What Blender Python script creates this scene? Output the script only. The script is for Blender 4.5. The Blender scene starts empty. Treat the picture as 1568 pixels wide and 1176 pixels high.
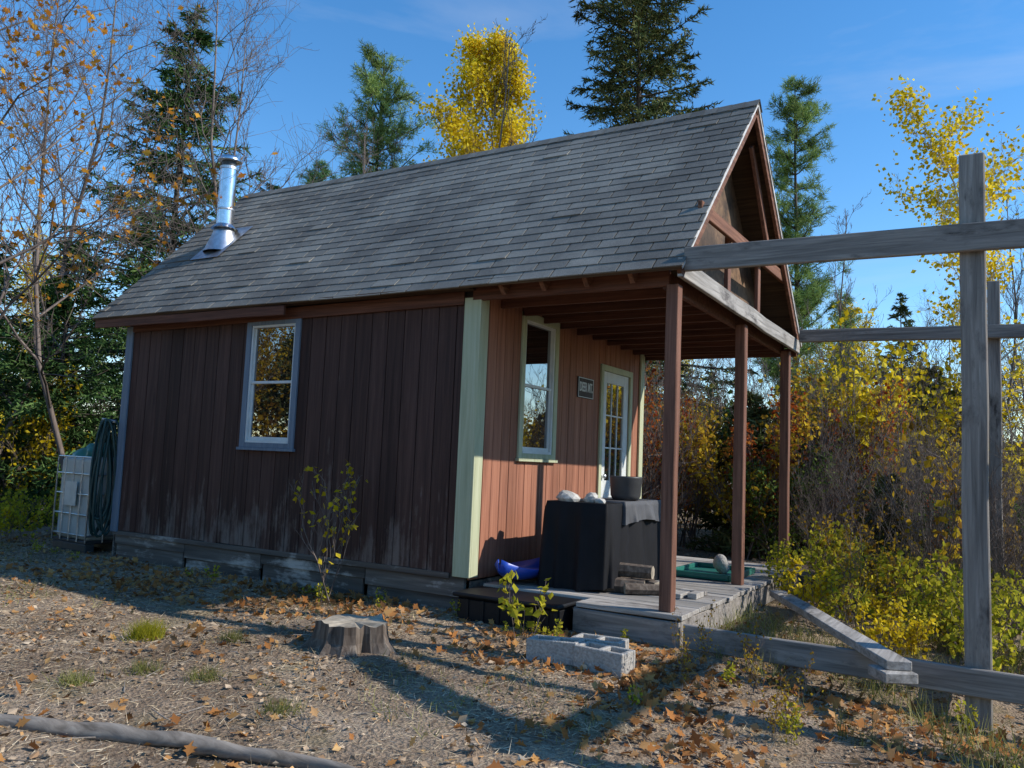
import bpy, bmesh, numpy as np, math
from mathutils import Matrix, Vector
rng=np.random.default_rng(7)
scene=bpy.context.scene
COL=scene.collection
SUN_A=math.radians(21); SUN_E=math.radians(35)
CAM=np.array([4.064,-6.144,1.319]); YAW,PITCH,ROLL=.5408,.094,.0419
def gh(x,y):
    x=np.asarray(x,float); y=np.asarray(y,float)
    z=-.11*np.clip(x-2.1,0,3.2)
    far=np.clip((np.hypot(x,y)-7)/8,0,1)
    z=z+.025*np.sin(x*1.7+y*.9)*np.sin(y*1.3-x*.4)*np.clip(-y/1.0-.2,0,1)
    z=z+far*(.25*np.sin(x*.23+1)*np.cos(y*.19)+.12*np.sin(x*.7+y*.5))
    return z
# ---------------------------------------------------------------- mesh helpers
def mk(name,verts,faces,mat,parent=None,smooth=False,loc=None,link=True):
    verts=np.asarray(verts,np.float32).reshape(-1,3); faces=np.asarray(faces,np.int32)
    k=faces.shape[1]; m=bpy.data.meshes.new(name)
    m.vertices.add(len(verts)); m.vertices.foreach_set('co',verts.ravel())
    m.loops.add(faces.size); m.loops.foreach_set('vertex_index',faces.ravel())
    m.polygons.add(len(faces)); m.polygons.foreach_set('loop_start',np.arange(0,faces.size,k,dtype=np.int32))
    try: m.polygons.foreach_set('loop_total',np.full(len(faces),k,np.int32))
    except Exception: pass
    m.update(calc_edges=True); m.validate()
    m.polygons.foreach_set('use_smooth',np.full(len(m.polygons),bool(smooth)))
    if mat: m.materials.append(mat)
    if not link: return m
    o=bpy.data.objects.new(name,m); COL.objects.link(o)
    if parent: o.parent=parent
    if loc is not None: o.location=loc
    return o
def fixn(o):
    bm=bmesh.new(); bm.from_mesh(o.data); bmesh.ops.recalc_face_normals(bm,faces=bm.faces); bm.to_mesh(o.data); bm.free()
def inst(name,mesh,parent=None,loc=(0,0,0),rz=0,s=1):
    o=bpy.data.objects.new(name,mesh); COL.objects.link(o); o.location=loc
    o.rotation_euler=(0,0,rz); o.scale=(s,s,s)
    if parent: o.parent=parent
    return o
def empty(name,loc=(0,0,0)):
    e=bpy.data.objects.new(name,None); COL.objects.link(e); e.location=loc; e.empty_display_size=.1; return e
BF=np.array([[0,1,3,2],[4,6,7,5],[0,4,5,1],[2,3,7,6],[0,2,6,4],[1,5,7,3]])
def boxes_vf(bl):
    V=[];F=[]
    for i,(a,b) in enumerate(bl):
        for x in (a[0],b[0]):
            for y in (a[1],b[1]):
                for z in (a[2],b[2]): V.append((x,y,z))
        F.append(BF+8*i)
    return np.array(V),np.vstack(F)
def bev(o,w=.004,seg=1):
    m=o.modifiers.new('b','BEVEL'); m.width=w; m.segments=seg; m.limit_method='ANGLE'; return o
def boxes(name,bl,mat,parent=None,bevel=.003):
    V,F=boxes_vf(bl); o=mk(name,V,F,mat,parent)
    if bevel: bev(o,bevel)
    return o
def beams(name,items,mat,parent=None,bevel=.005,jit=.0):
    V=[];F=[]
    for i,(p0,p1,w,h) in enumerate(items):
        p0=np.array(p0,float);p1=np.array(p1,float); d=p1-p0; L=np.linalg.norm(d); d/=L
        up=np.array([0,0,1.]) if abs(d[2])<.95 else np.array([0,1.,0])
        s=np.cross(d,up); s/=np.linalg.norm(s); u=np.cross(s,d)
        n=max(1,int(L/.5))
        for k in range(n+1):
            c=p0+d*L*k/n
            if 0<k<n: c=c+(rng.normal(size=3)*jit)
            for a,b in ((-1,-1),(1,-1),(1,1),(-1,1)): V.append(c+s*a*w/2+u*b*h/2)
        base=len(V)-(n+1)*4
        for k in range(n):
            q=base+4*k
            for j in range(4): F.append((q+j,q+(j+1)%4,q+4+(j+1)%4,q+4+j))
        F.append((base+3,base+2,base+1,base)); q=base+4*n; F.append((q,q+1,q+2,q+3))
    o=mk(name,V,F,mat,parent); fixn(o)
    if bevel: bev(o,bevel)
    return o
def segs_vf(P0,P1,R0,R1,k=5):
    P0=np.asarray(P0,float).reshape(-1,3);P1=np.asarray(P1,float).reshape(-1,3);R0=np.asarray(R0,float);R1=np.asarray(R1,float)
    d=P1-P0; L=np.linalg.norm(d,axis=1,keepdims=True)+1e-9; d/=L
    P1=P1+d*(R1[:,None]*.3)
    a=np.where(np.abs(d[:,2:3])<.9,np.array([[0,0,1.]]),np.array([[1.,0,0]]))
    s=np.cross(d,a); s/=np.linalg.norm(s,axis=1,keepdims=True); u=np.cross(s,d)
    n=len(P0); V=np.zeros((n,2*k,3))
    for j in range(k):
        c,sn=math.cos(2*math.pi*j/k),math.sin(2*math.pi*j/k)
        o=s*c+u*sn
        V[:,j]=P0+o*R0[:,None]; V[:,k+j]=P1+o*R1[:,None]
    f=np.array([[j,(j+1)%k,k+(j+1)%k,k+j] for j in range(k)])
    F=(f[None]+ (np.arange(n)*2*k)[:,None,None]).reshape(-1,4)
    return V.reshape(-1,3),F
def lathe(name,prof,mat,parent=None,loc=(0,0,0),k=28,smooth=True):
    V=[];F=[]
    for r,z in prof:
        for j in range(k): V.append((r*math.cos(2*math.pi*j/k),r*math.sin(2*math.pi*j/k),z))
    for i in range(len(prof)-1):
        for j in range(k): F.append((i*k+j,i*k+(j+1)%k,(i+1)*k+(j+1)%k,(i+1)*k+j))
    return mk(name,V,F,mat,parent,smooth,loc)
def tube(name,pts,r,mat,parent=None,k=6):
    pts=np.array(pts,float); V,F=segs_vf(pts[:-1],pts[1:],np.full(len(pts)-1,r),np.full(len(pts)-1,r),k)
    return mk(name,V,F,mat,parent,True)
def unit(a): return a/(np.linalg.norm(a,axis=-1,keepdims=True)+1e-9)
def kites(P,size,r,flat=0.,wr=.6):
    P=np.asarray(P,float); n=len(P); d=r.normal(size=(n,3))
    if flat: d[:,2]*=(1-flat)
    else: d[:,2]-=.5
    d=unit(d); a=r.normal(size=(n,3))
    if flat: a[:,2]*=(1-flat)
    s=unit(np.cross(np.cross(d,a),d)); nn=np.cross(d,s)
    sz=(size*r.uniform(.6,1.25,n))[:,None]; w=sz*wr*.5
    V=np.stack([P,P+d*sz*.5+s*w+nn*sz*.08,P+d*sz,P+d*sz*.5-s*w+nn*sz*.08],1)
    return V.reshape(-1,3),np.arange(4*n).reshape(-1,4)
def oakleaf(P,size,r,flat=.7):
    P=np.asarray(P,float); n=len(P); d=r.normal(size=(n,3)); d[:,2]*=(1-flat); d=unit(d); a=r.normal(size=(n,3)); a[:,2]*=(1-flat)
    s=unit(np.cross(np.cross(d,a),d)); nn=np.cross(d,s); nn*=np.sign(nn[:,2:3]+1e-6); sz=(size*r.uniform(.6,1.3,n))[:,None]; cur=r.uniform(.05,.4,n)[:,None]
    uv=[(0,0),(.25,.16),(.33,.38),(.45,.2),(.6,.42),(.7,.18),(1.05,0),(.7,-.18),(.6,-.42),(.45,-.2),(.33,-.38),(.25,-.16)]
    V=np.stack([P+d*sz*u+s*sz*v+nn*sz*(cur*abs(v)+cur*.5*(u-.5)**2) for u,v in uv],1)
    f=np.array([[0,1,2,3],[3,4,5,6],[0,3,6,9],[6,7,8,9],[9,10,11,0]])
    F=(f[None]+(np.arange(n)*12)[:,None,None]).reshape(-1,4)
    return V.reshape(-1,3),F
def blades(P,D,ln,w,r):
    n=len(P); D=unit(D); a=unit(np.cross(D,r.normal(size=(n,3))))
    l=(ln*r.uniform(.6,1.3,n))[:,None]
    V=np.stack([P-a*w,P+a*w,P+D*l],1)
    return V.reshape(-1,3),np.arange(3*n).reshape(-1,3)
# ---------------------------------------------------------------- materials
def nm(name):
    m=bpy.data.materials.new(name); m.use_nodes=True; nt=m.node_tree; nt.nodes.clear()
    out=nt.nodes.new('ShaderNodeOutputMaterial'); return m,nt,out
def N(nt,t,**k):
    n=nt.nodes.new(t)
    for a,b in k.items():
        if a in n.inputs.keys(): n.inputs[a].default_value=b
        else: setattr(n,a,b)
    return n
def ramp(nt,cols,pos=None,interp='LINEAR'):
    n=nt.nodes.new('ShaderNodeValToRGB'); n.color_ramp.interpolation=interp; e=n.color_ramp.elements
    pos=pos or [i/(len(cols)-1) for i in range(len(cols))]
    while len(e)<len(cols): e.new(.5)
    for i,(c,p) in enumerate(zip(cols,pos)): e[i].position=p; e[i].color=(*c,1)
    return n
def plain(name,col,rough=.6,metal=0,noise=.0,nscale=20,bump=0,spec=.5):
    m,nt,out=nm(name); b=N(nt,'ShaderNodeBsdfPrincipled',Roughness=rough,Metallic=metal); b.inputs['Specular IOR Level'].default_value=spec
    b.inputs['Base Color'].default_value=(*col,1)
    tc=N(nt,'ShaderNodeTexCoord'); nz=N(nt,'ShaderNodeTexNoise',Scale=nscale,Detail=6.0)
    nt.links.new(tc.outputs['Object'],nz.inputs['Vector'])
    if noise:
        c0=[max(0,c*(1-noise)) for c in col]; c1=[min(1,c*(1+noise)) for c in col]
        rp=ramp(nt,[c0,c1],[.3,.7]); nt.links.new(nz.outputs[0],rp.inputs[0]); nt.links.new(rp.outputs[0],b.inputs['Base Color'])
    if bump:
        bp=N(nt,'ShaderNodeBump',Strength=bump,Distance=.01); nt.links.new(nz.outputs[0],bp.inputs['Height']); nt.links.new(bp.outputs[0],b.inputs['Normal'])
    nt.links.new(b.outputs[0],out.inputs[0]); return m
def wood(name,cols,axis='Z',rough=.75,island=.35,wear=None,wearz=None,gs=1.0,pos=None,wp=(.78,.93)):
    m,nt,out=nm(name); L=nt.links
    b=N(nt,'ShaderNodeBsdfPrincipled',Roughness=rough); b.inputs['Specular IOR Level'].default_value=.2
    tc=N(nt,'ShaderNodeTexCoord'); geo=N(nt,'ShaderNodeNewGeometry')
    sc={'X':(1.2,28,28),'Y':(28,1.2,28),'Z':(28,28,1.2)}[axis]
    add=N(nt,'ShaderNodeVectorMath',operation='MULTIPLY_ADD')
    mul=N(nt,'ShaderNodeVectorMath',operation='SCALE'); mul.inputs[0].default_value=(7,5,9); L.new(geo.outputs['Random Per Island'],mul.inputs['Scale'])
    add.inputs[1].default_value=tuple(s*gs for s in sc); L.new(tc.outputs['Object'],add.inputs[0]); L.new(mul.outputs[0],add.inputs[2])
    nz=N(nt,'ShaderNodeTexNoise',Scale=1.0,Detail=8.0,Roughness=.65,Distortion=.6); L.new(add.outputs[0],nz.inputs['Vector'])
    rp=ramp(nt,cols,pos or [.28+.44*i/(len(cols)-1) for i in range(len(cols))]); L.new(nz.outputs[0],rp.inputs[0])
    hs=N(nt,'ShaderNodeHueSaturation'); L.new(rp.outputs[0],hs.inputs['Color'])
    mr=N(nt,'ShaderNodeMapRange'); mr.inputs['To Min'].default_value=1-island; mr.inputs['To Max'].default_value=1+island; L.new(geo.outputs['Random Per Island'],mr.inputs['Value'])
    L.new(mr.outputs[0],hs.inputs['Value']); col=hs.outputs[0]
    if wear:
        n2=N(nt,'ShaderNodeTexNoise',Scale=2.2,Detail=7.0,Roughness=.7)
        mp=N(nt,'ShaderNodeMapping'); mp.inputs['Scale'].default_value={'Z':(1.5,1.5,.55),'X':(.6,1.5,1.5),'Y':(1.5,.6,1.5)}[axis]; L.new(tc.outputs['Object'],mp.inputs[0]); L.new(mp.outputs[0],n2.inputs['Vector'])
        ad=N(nt,'ShaderNodeMath',operation='MULTIPLY_ADD'); ad.inputs[1].default_value=.45; L.new(nz.outputs[0],ad.inputs[0]); L.new(n2.outputs[0],ad.inputs[2])
        v=ad.outputs[0]
        if wearz:
            sx=N(nt,'ShaderNodeSeparateXYZ'); L.new(tc.outputs['Object'],sx.inputs[0])
            mz=N(nt,'ShaderNodeMapRange'); mz.inputs['From Min'].default_value=wearz[0]; mz.inputs['From Max'].default_value=wearz[1]; mz.inputs['To Min'].default_value=.17; mz.inputs['To Max'].default_value=-.06
            L.new(sx.outputs['Z'],mz.inputs['Value']); a2=N(nt,'ShaderNodeMath',operation='ADD'); L.new(v,a2.inputs[0]); L.new(mz.outputs[0],a2.inputs[1]); v=a2.outputs[0]
        r2=ramp(nt,[(0,0,0),(1,1,1)],list(wp)); L.new(v,r2.inputs[0])
        mx=N(nt,'ShaderNodeMix',data_type='RGBA'); L.new(r2.outputs[0],mx.inputs[0]); L.new(col,mx.inputs[6]); mx.inputs[7].default_value=(*wear,1); col=mx.outputs[2]
    L.new(col,b.inputs['Base Color'])
    bp=N(nt,'ShaderNodeBump',Strength=.5,Distance=.006); L.new(nz.outputs[0],bp.inputs['Height']); L.new(bp.outputs[0],b.inputs['Normal'])
    L.new(b.outputs[0],out.inputs[0]); return m
def foliage(name,cols,transl=.35,clump=.35,cscale=1.3,pos=None):
    m,nt,out=nm(name); L=nt.links; geo=N(nt,'ShaderNodeNewGeometry'); tc=N(nt,'ShaderNodeTexCoord')
    rp=ramp(nt,cols,pos); L.new(geo.outputs['Random Per Island'],rp.inputs[0])
    nz=N(nt,'ShaderNodeTexNoise',Scale=cscale,Detail=0.0); L.new(tc.outputs['Object'],nz.inputs['Vector'])
    mr=N(nt,'ShaderNodeMapRange'); mr.inputs['From Min'].default_value=.35; mr.inputs['From Max'].default_value=.65; mr.inputs['To Min'].default_value=1-clump; mr.inputs['To Max'].default_value=1+clump; L.new(nz.outputs[0],mr.inputs['Value'])
    hs=N(nt,'ShaderNodeHueSaturation'); L.new(rp.outputs[0],hs.inputs['Color']); L.new(mr.outputs[0],hs.inputs['Value'])
    d=N(nt,'ShaderNodeBsdfDiffuse'); L.new(hs.outputs[0],d.inputs[0])
    if transl<=0: L.new(d.outputs[0],out.inputs[0]); return m
    t=N(nt,'ShaderNodeBsdfTranslucent'); L.new(hs.outputs[0],t.inputs[0])
    a=N(nt,'ShaderNodeMixShader'); a.inputs[0].default_value=transl; L.new(d.outputs[0],a.inputs[1]); L.new(t.outputs[0],a.inputs[2])
    L.new(a.outputs[0],out.inputs[0]); return m
M={}
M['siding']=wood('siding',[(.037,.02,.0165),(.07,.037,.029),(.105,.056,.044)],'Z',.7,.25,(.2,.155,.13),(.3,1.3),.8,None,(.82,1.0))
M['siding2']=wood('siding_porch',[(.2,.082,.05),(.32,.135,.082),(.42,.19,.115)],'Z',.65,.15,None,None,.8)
M['sage']=wood('sage_paint',[(.36,.37,.23),(.46,.47,.3),(.53,.54,.37)],'Z',.6,.05,(.5,.48,.4),None,1.0,None,(.88,.98))
M['blue']=wood('blue_trim',[(.12,.16,.2),(.17,.21,.26),(.22,.26,.3)],'Z',.6,.05)  # sage paint again, with cool sky-lit shade put into its colour
M['skirt']=wood('skirt',[(.05,.042,.036),(.13,.11,.092),(.25,.22,.185)],'X',.9,.3,(.6,.54,.47),(-1.2,1.1),.35)
M['redwX']=wood('stained_x',[(.05,.022,.015),(.11,.045,.028),(.18,.075,.045)],'X',.7,.25)
M['redwY']=wood('stained_y',[(.07,.03,.017),(.16,.07,.04),(.27,.13,.075)],'Y',.7,.25)
M['redwZ']=wood('stained_z',[(.08,.038,.026),(.17,.08,.052),(.27,.13,.085)],'Z',.7,.15)
M['greyX']=wood('weathered_x',[(.1,.09,.08),(.23,.205,.18),(.37,.335,.295)],'X',.85,.2,(.06,.05,.045))
M['greyY']=wood('weathered_y',[(.13,.12,.105),(.3,.275,.245),(.47,.435,.39)],'Y',.85,.2,(.07,.06,.055))
M['greyZ']=wood('weathered_z',[(.1,.09,.08),(.235,.21,.185),(.38,.345,.305)],'Z',.85,.2,(.06,.05,.045))
M['deckb']=wood('deck_boards',[(.17,.15,.125),(.33,.3,.265),(.48,.45,.4)],'X',.85,.25,(.1,.08,.07))
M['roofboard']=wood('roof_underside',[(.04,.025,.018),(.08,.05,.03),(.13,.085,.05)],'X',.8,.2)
def osb():
    m,nt,out=nm('osb'); L=nt.links; b=N(nt,'ShaderNodeBsdfPrincipled',Roughness=.8); tc=N(nt,'ShaderNodeTexCoord')
    v=N(nt,'ShaderNodeTexVoronoi',Scale=24.0); n=N(nt,'ShaderNodeTexNoise',Scale=3.0,Detail=5.0); L.new(tc.outputs['Object'],v.inputs['Vector']); L.new(tc.outputs['Object'],n.inputs['Vector'])
    r=ramp(nt,[(.07,.036,.02),(.22,.125,.062),(.12,.062,.033)]); L.new(v.outputs['Color'],r.inputs[0])
    r2=ramp(nt,[(.35,.35,.35),(1,1,1)],[.4,.62]); L.new(n.outputs[0],r2.inputs[0])
    mx=N(nt,'ShaderNodeMix',data_type='RGBA',blend_type='MULTIPLY'); mx.inputs[0].default_value=1; L.new(r.outputs[0],mx.inputs[6]); L.new(r2.outputs[0],mx.inputs[7]); L.new(mx.outputs[2],b.inputs['Base Color']); L.new(b.outputs[0],out.inputs[0]); return m
M['osb']=osb()
def shingle():
    m,nt,out=nm('shingles'); L=nt.links; b=N(nt,'ShaderNodeBsdfPrincipled',Roughness=.72); b.inputs['Specular IOR Level'].default_value=.4
    geo=N(nt,'ShaderNodeNewGeometry'); tc=N(nt,'ShaderNodeTexCoord')
    n=N(nt,'ShaderNodeTexNoise',Scale=160.0,Detail=3.0); n2=N(nt,'ShaderNodeTexNoise',Scale=1.1,Detail=6.0,Roughness=.65)
    for q in (n,n2): L.new(tc.outputs['Object'],q.inputs['Vector'])
    r=ramp(nt,[(.165,.152,.13),(.215,.2,.172),(.255,.238,.205)]); L.new(geo.outputs['Random Per Island'],r.inputs[0])
    r1=ramp(nt,[(.5,.5,.5),(1.3,1.3,1.3)],[.35,.65]); L.new(n.outputs[0],r1.inputs[0])
    r2=ramp(nt,[(.62,.6,.58),(1.15,1.15,1.12)],[.35,.6]); L.new(n2.outputs[0],r2.inputs[0])
    a=N(nt,'ShaderNodeMix',data_type='RGBA',blend_type='MULTIPLY'); a.inputs[0].default_value=.8; L.new(r.outputs[0],a.inputs[6]); L.new(r1.outputs[0],a.inputs[7])
    c=N(nt,'ShaderNodeMix',data_type='RGBA',blend_type='MULTIPLY'); c.inputs[0].default_value=.9; L.new(a.outputs[2],c.inputs[6]); L.new(r2.outputs[0],c.inputs[7])
    L.new(c.outputs[2],b.inputs['Base Color']); bp=N(nt,'ShaderNodeBump',Strength=.35,Distance=.002); L.new(n.outputs[0],bp.inputs['Height']); L.new(bp.outputs[0],b.inputs['Normal'])
    L.new(b.outputs[0],out.inputs[0]); return m
M['shingle']=shingle()
def glass():
    m,nt,out=nm('window_glass'); L=nt.links; g=N(nt,'ShaderNodeBsdfGlossy',Roughness=.01); g.inputs[0].default_value=(.8,.8,.8,1)
    d=N(nt,'ShaderNodeBsdfDiffuse'); d.inputs[0].default_value=(.012,.013,.012,1); f=N(nt,'ShaderNodeFresnel',IOR=1.5)
    ad=N(nt,'ShaderNodeMath',operation='MULTIPLY_ADD'); ad.inputs[1].default_value=2.0; ad.inputs[2].default_value=.22; L.new(f.outputs[0],ad.inputs[0])
    x=N(nt,'ShaderNodeMixShader'); L.new(ad.outputs[0],x.inputs[0]); L.new(d.outputs[0],x.inputs[1]); L.new(g.outputs[0],x.inputs[2]); L.new(x.outputs[0],out.inputs[0]); return m
M['glass']=glass()
M['white']=plain('white_paint',(.66,.67,.64),.5,0,.08,8)
M['dark']=plain('interior_dark',(.03,.025,.022),.9)
M['steel']=plain('stainless',(.75,.76,.78),.22,1.0,.1,15)
M['galv']=plain('galvanised',(.6,.61,.62),.4,1.0,.25,12)
M['drip']=plain('drip_edge',(.5,.48,.45),.6,0,.3,14)
M['concrete']=plain('concrete_block',(.4,.37,.325),.95,0,.25,60,.8)
M['rock']=plain('white_rock',(.52,.49,.44),.85,0,.3,25,.5)
M['blackcloth']=plain('black_cover',(.007,.007,.009),.7,0,.3,6,.4,.25)
M['greycloth']=plain('grey_vinyl',(.09,.09,.095),.6,0,.2,6,.3,.3)
M['blackpl']=plain('black_plastic',(.008,.008,.009),.55,0,.2,5,0,.3)
M['bluepl']=plain('blue_plastic',(.02,.07,.42),.35,0,.1,5)
M['greenpl']=plain('green_plastic',(.025,.16,.12),.4,0,.2,8)
M['hose']=plain('hose_green',(.015,.05,.045),.45,0,.2,10)
M['tote']=plain('tote_plastic',(.5,.51,.47),.5,0,.12,4)
M['label']=plain('label',(.6,.58,.52),.6,0,.1,10)
M['pot']=plain('pot_grey',(.05,.05,.052),.5,0,.2,10)
M['sign']=plain('sign_board',(.06,.045,.035),.7,0,.3,20)
M['bark']=wood('bark_dark',[(.03,.024,.02),(.07,.058,.048),(.12,.1,.085)],'Z',.9,.15,None,None,.6)
M['twig']=wood('bark_twig',[(.085,.065,.055),(.16,.125,.105),(.23,.19,.16)],'Z',.85,.3,None,None,.6)
M['birchbark']=wood('bark_birch',[(.1,.08,.06),(.38,.35,.3),(.55,.52,.46)],'X',.8,.1,None,None,.3,[.3,.42,.7])
M['logw']=wood('log_grey',[(.1,.084,.068),(.24,.205,.17),(.38,.335,.28)],'X',.9,.1,None,None,.7)
M['stump']=wood('stump_wood',[(.05,.036,.027),(.13,.1,.078),(.27,.22,.17)],'Z',.9,.1,None,None,.8)
M['stumptop']=plain('stump_top',(.36,.3,.22),.9,0,.5,9,.6)
M['spruce']=foliage('spruce_needles',[(.03,.062,.02),(.06,.115,.036),(.105,.165,.052)],0,.4,1.1)
M['spruce2']=foliage('spruce_needles_warm',[(.05,.066,.025),(.1,.125,.045),(.19,.17,.07)],0,.4,1.1)
M['pine']=foliage('pine_needles',[(.13,.19,.05),(.21,.31,.09),(.34,.42,.15)],.25,.3,1.0)
M['yellow']=foliage('yellow_leaves',[(.42,.3,.01),(.68,.5,.02),(.8,.66,.07)],.5,.25,1.0)
M['ygreen']=foliage('yellow_green_leaves',[(.2,.24,.03),(.45,.42,.035),(.7,.6,.06)],.5,.25,1.5)
M['gold']=foliage('gold_brown_leaves',[(.2,.1,.02),(.45,.28,.025),(.62,.44,.04)],.45,.3,1.0)
M['red']=foliage('red_leaves',[(.25,.04,.015),(.48,.12,.025),(.55,.25,.04)],.45,.3,1.0)
M['orange']=foliage('orange_leaves',[(.3,.11,.02),(.6,.25,.03),(.65,.36,.05)],.45,.3,1.0)
M['green']=foliage('green_leaves',[(.05,.085,.02),(.1,.16,.035),(.19,.24,.055)],.4,.3,1.2)
M['litter']=foliage('leaf_litter',[(.1,.068,.046),(.22,.15,.095),(.36,.26,.17),(.48,.38,.27),(.42,.2,.07),(.45,.28,.12)],0,.25,.8)
M['oakl']=foliage('oak_litter',[(.2,.085,.035),(.4,.17,.055),(.48,.26,.09),(.36,.22,.12)],.2,.3,.8)
M['grass']=foliage('grass',[(.12,.14,.035),(.24,.24,.07),(.42,.38,.17)],.35,.3,1.0)
M['straw']=foliage('straw',[(.34,.26,.16),(.5,.4,.27),(.65,.54,.38)],0,.2,1.0)
def ground_mat():
    m,nt,out=nm('ground_soil'); L=nt.links; b=N(nt,'ShaderNodeBsdfPrincipled',Roughness=.95); b.inputs['Specular IOR Level'].default_value=.1
    tc=N(nt,'ShaderNodeTexCoord')
    a=N(nt,'ShaderNodeTexNoise',Scale=.9,Detail=8.0,Roughness=.6); f=N(nt,'ShaderNodeTexNoise',Scale=55.0,Detail=6.0,Roughness=.75); v=N(nt,'ShaderNodeTexVoronoi',Scale=45.0)
    g=N(nt,'ShaderNodeTexNoise',Scale=1.7,Detail=5.0)
    for q in (a,f,v,g): L.new(tc.outputs['Object'],q.inputs['Vector'])
    r=ramp(nt,[(.18,.125,.085),(.34,.255,.18),(.48,.375,.275)],[.32,.5,.68]); L.new(a.outputs[0],r.inputs[0])
    r1=ramp(nt,[(.35,.32,.3),(.9,.88,.85),(1.5,1.45,1.4)],[.35,.5,.68]); L.new(f.outputs[0],r1.inputs[0])
    x=N(nt,'ShaderNodeMix',data_type='RGBA',blend_type='MULTIPLY'); x.inputs[0].default_value=.85; L.new(r.outputs[0],x.inputs[6]); L.new(r1.outputs[0],x.inputs[7])
    r2=ramp(nt,[(0,0,0),(1,1,1)],[.56,.66]); L.new(g.outputs[0],r2.inputs[0]); mm=N(nt,'ShaderNodeMath',operation='MULTIPLY'); mm.inputs[1].default_value=.35; L.new(r2.outputs[0],mm.inputs[0])
    y=N(nt,'ShaderNodeMix',data_type='RGBA'); L.new(mm.outputs[0],y.inputs[0]); L.new(x.outputs[2],y.inputs[6]); y.inputs[7].default_value=(.19,.165,.06,1)
    L.new(y.outputs[2],b.inputs['Base Color'])
    ad=N(nt,'ShaderNodeMath',operation='ADD'); L.new(f.outputs[0],ad.inputs[0]); L.new(v.outputs['Distance'],ad.inputs[1])
    bp=N(nt,'ShaderNodeBump',Strength=.9,Distance=.022); L.new(ad.outputs[0],bp.inputs['Height']); L.new(bp.outputs[0],b.inputs['Normal'])
    L.new(b.outputs[0],out.inputs[0]); return m
M['ground']=ground_mat()

# ---------------------------------------------------------------- ground
far=np.array([10,12,15,19,25,33,45,60,85,120,180,300.])
ax=np.concatenate([-far[::-1],np.linspace(-9,9,181),far])
X,Y=np.meshgrid(ax,ax,indexing='ij'); Z=gh(X,Y)+np.where((np.abs(X)<9.5)&(np.abs(Y)<9.5),rng.normal(0,.006,X.shape),0)
n=len(ax); I=np.arange(n*n).reshape(n,n)
mk('ground',np.stack([X,Y,Z],-1),np.stack([I[:-1,:-1],I[1:,:-1],I[1:,1:],I[:-1,1:]],-1).reshape(-1,4),M['ground'],smooth=True)

# ---------------------------------------------------------------- cabin
L_,W_=5.03,3.85; ZB=.33; ZT=2.8
EY,EZ,RZ=-.21,2.87,5.03; XR=1.96; XL=-5.47
cab=empty('wooden_cabin')
def board_wall(name,horiz,a0,a1,z0,z1,plane,thick,openings,mat,pitch=.2):
    bl=[]; edges=list(np.arange(a0,a1-1e-6,pitch))+[a1]
    for i in range(len(edges)-1):
        e0,e1=edges[i]+.004,edges[i+1]-.004
        cuts=[e0,e1]
        for (o0,o1,p0,p1) in openings:
            for c in (o0,o1):
                if e0<c<e1: cuts.append(c)
        cuts=sorted(cuts)
        for c0,c1 in zip(cuts[:-1],cuts[1:]):
            if c1-c0<.003: continue
            mid=(c0+c1)/2; spans=[(z0,z1)]
            for (o0,o1,p0,p1) in openings:
                if o0<mid<o1:
                    ns=[]
                    for s0,s1 in spans:
                        if p0>s0: ns.append((s0,min(s1,p0)))
                        if p1<s1: ns.append((max(s0,p1),s1))
                    spans=[s for s in ns if s[1]-s[0]>.005]
            for s0,s1 in spans:
                j=rng.uniform(-.0015,.0015); zz=s0-(rng.uniform(0,.012) if s0==z0 else 0)
                if horiz=='x': bl.append(((c0,plane-thick+j,zz),(c1,plane+.001,s1)))
                else: bl.append(((plane-.001,c0,zz),(plane+thick+j,c1,s1)))
    return boxes(name,bl,mat,cab,.0025)
wx0,wx1,wz0,wz1=-2.96,-2.17,1.36,2.73
py0,py1,pz0,pz1=.73,1.49,1.36,2.79
dy0,dy1,dz0,dz1=2.57,3.5,.27,2.5
t=.065
board_wall('siding_side','x',-L_,-.0,ZB,ZT,0.,.016,[(wx0+t,wx1-t,wz0+t,wz1-t)],M['siding'])
board_wall('siding_porch','y',0,W_,ZB-.05,ZT+.1,0.,.016,[(py0+t,py1-t,pz0+t,pz1-t),(dy0+t,dy1-t,.2,dz1-t)],M['siding2'],.15)
boxes('wall_backing',[((-L_,.03,.3),(wx0+t,.05,2.85)),((wx1-t,.03,.3),(-.03,.05,2.85)),((wx0+t,.03,.3),(wx1-t,.05,wz0+t)),((wx0+t,.03,wz1-t),(wx1-t,.05,2.85)),
 ((-.05,.05,.3),(-.03,py0+t,2.85)),((-.05,py1-t,.3),(-.03,dy0,2.85)),((-.05,dy1,.3),(-.03,W_,2.85)),((-.05,py0+t,.3),(-.03,py1-t,pz0+t)),((-.05,py0+t,pz1-t),(-.03,py1-t,2.85)),
 ((-L_+.0,.05,.3),(-L_+.02,W_,2.85)),((-L_+.02,W_-.02,.3),(-.05,W_,2.85)),((-L_+.02,.05,.25),(-.05,W_-.02,.3))],M['dark'],cab,0)
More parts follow.
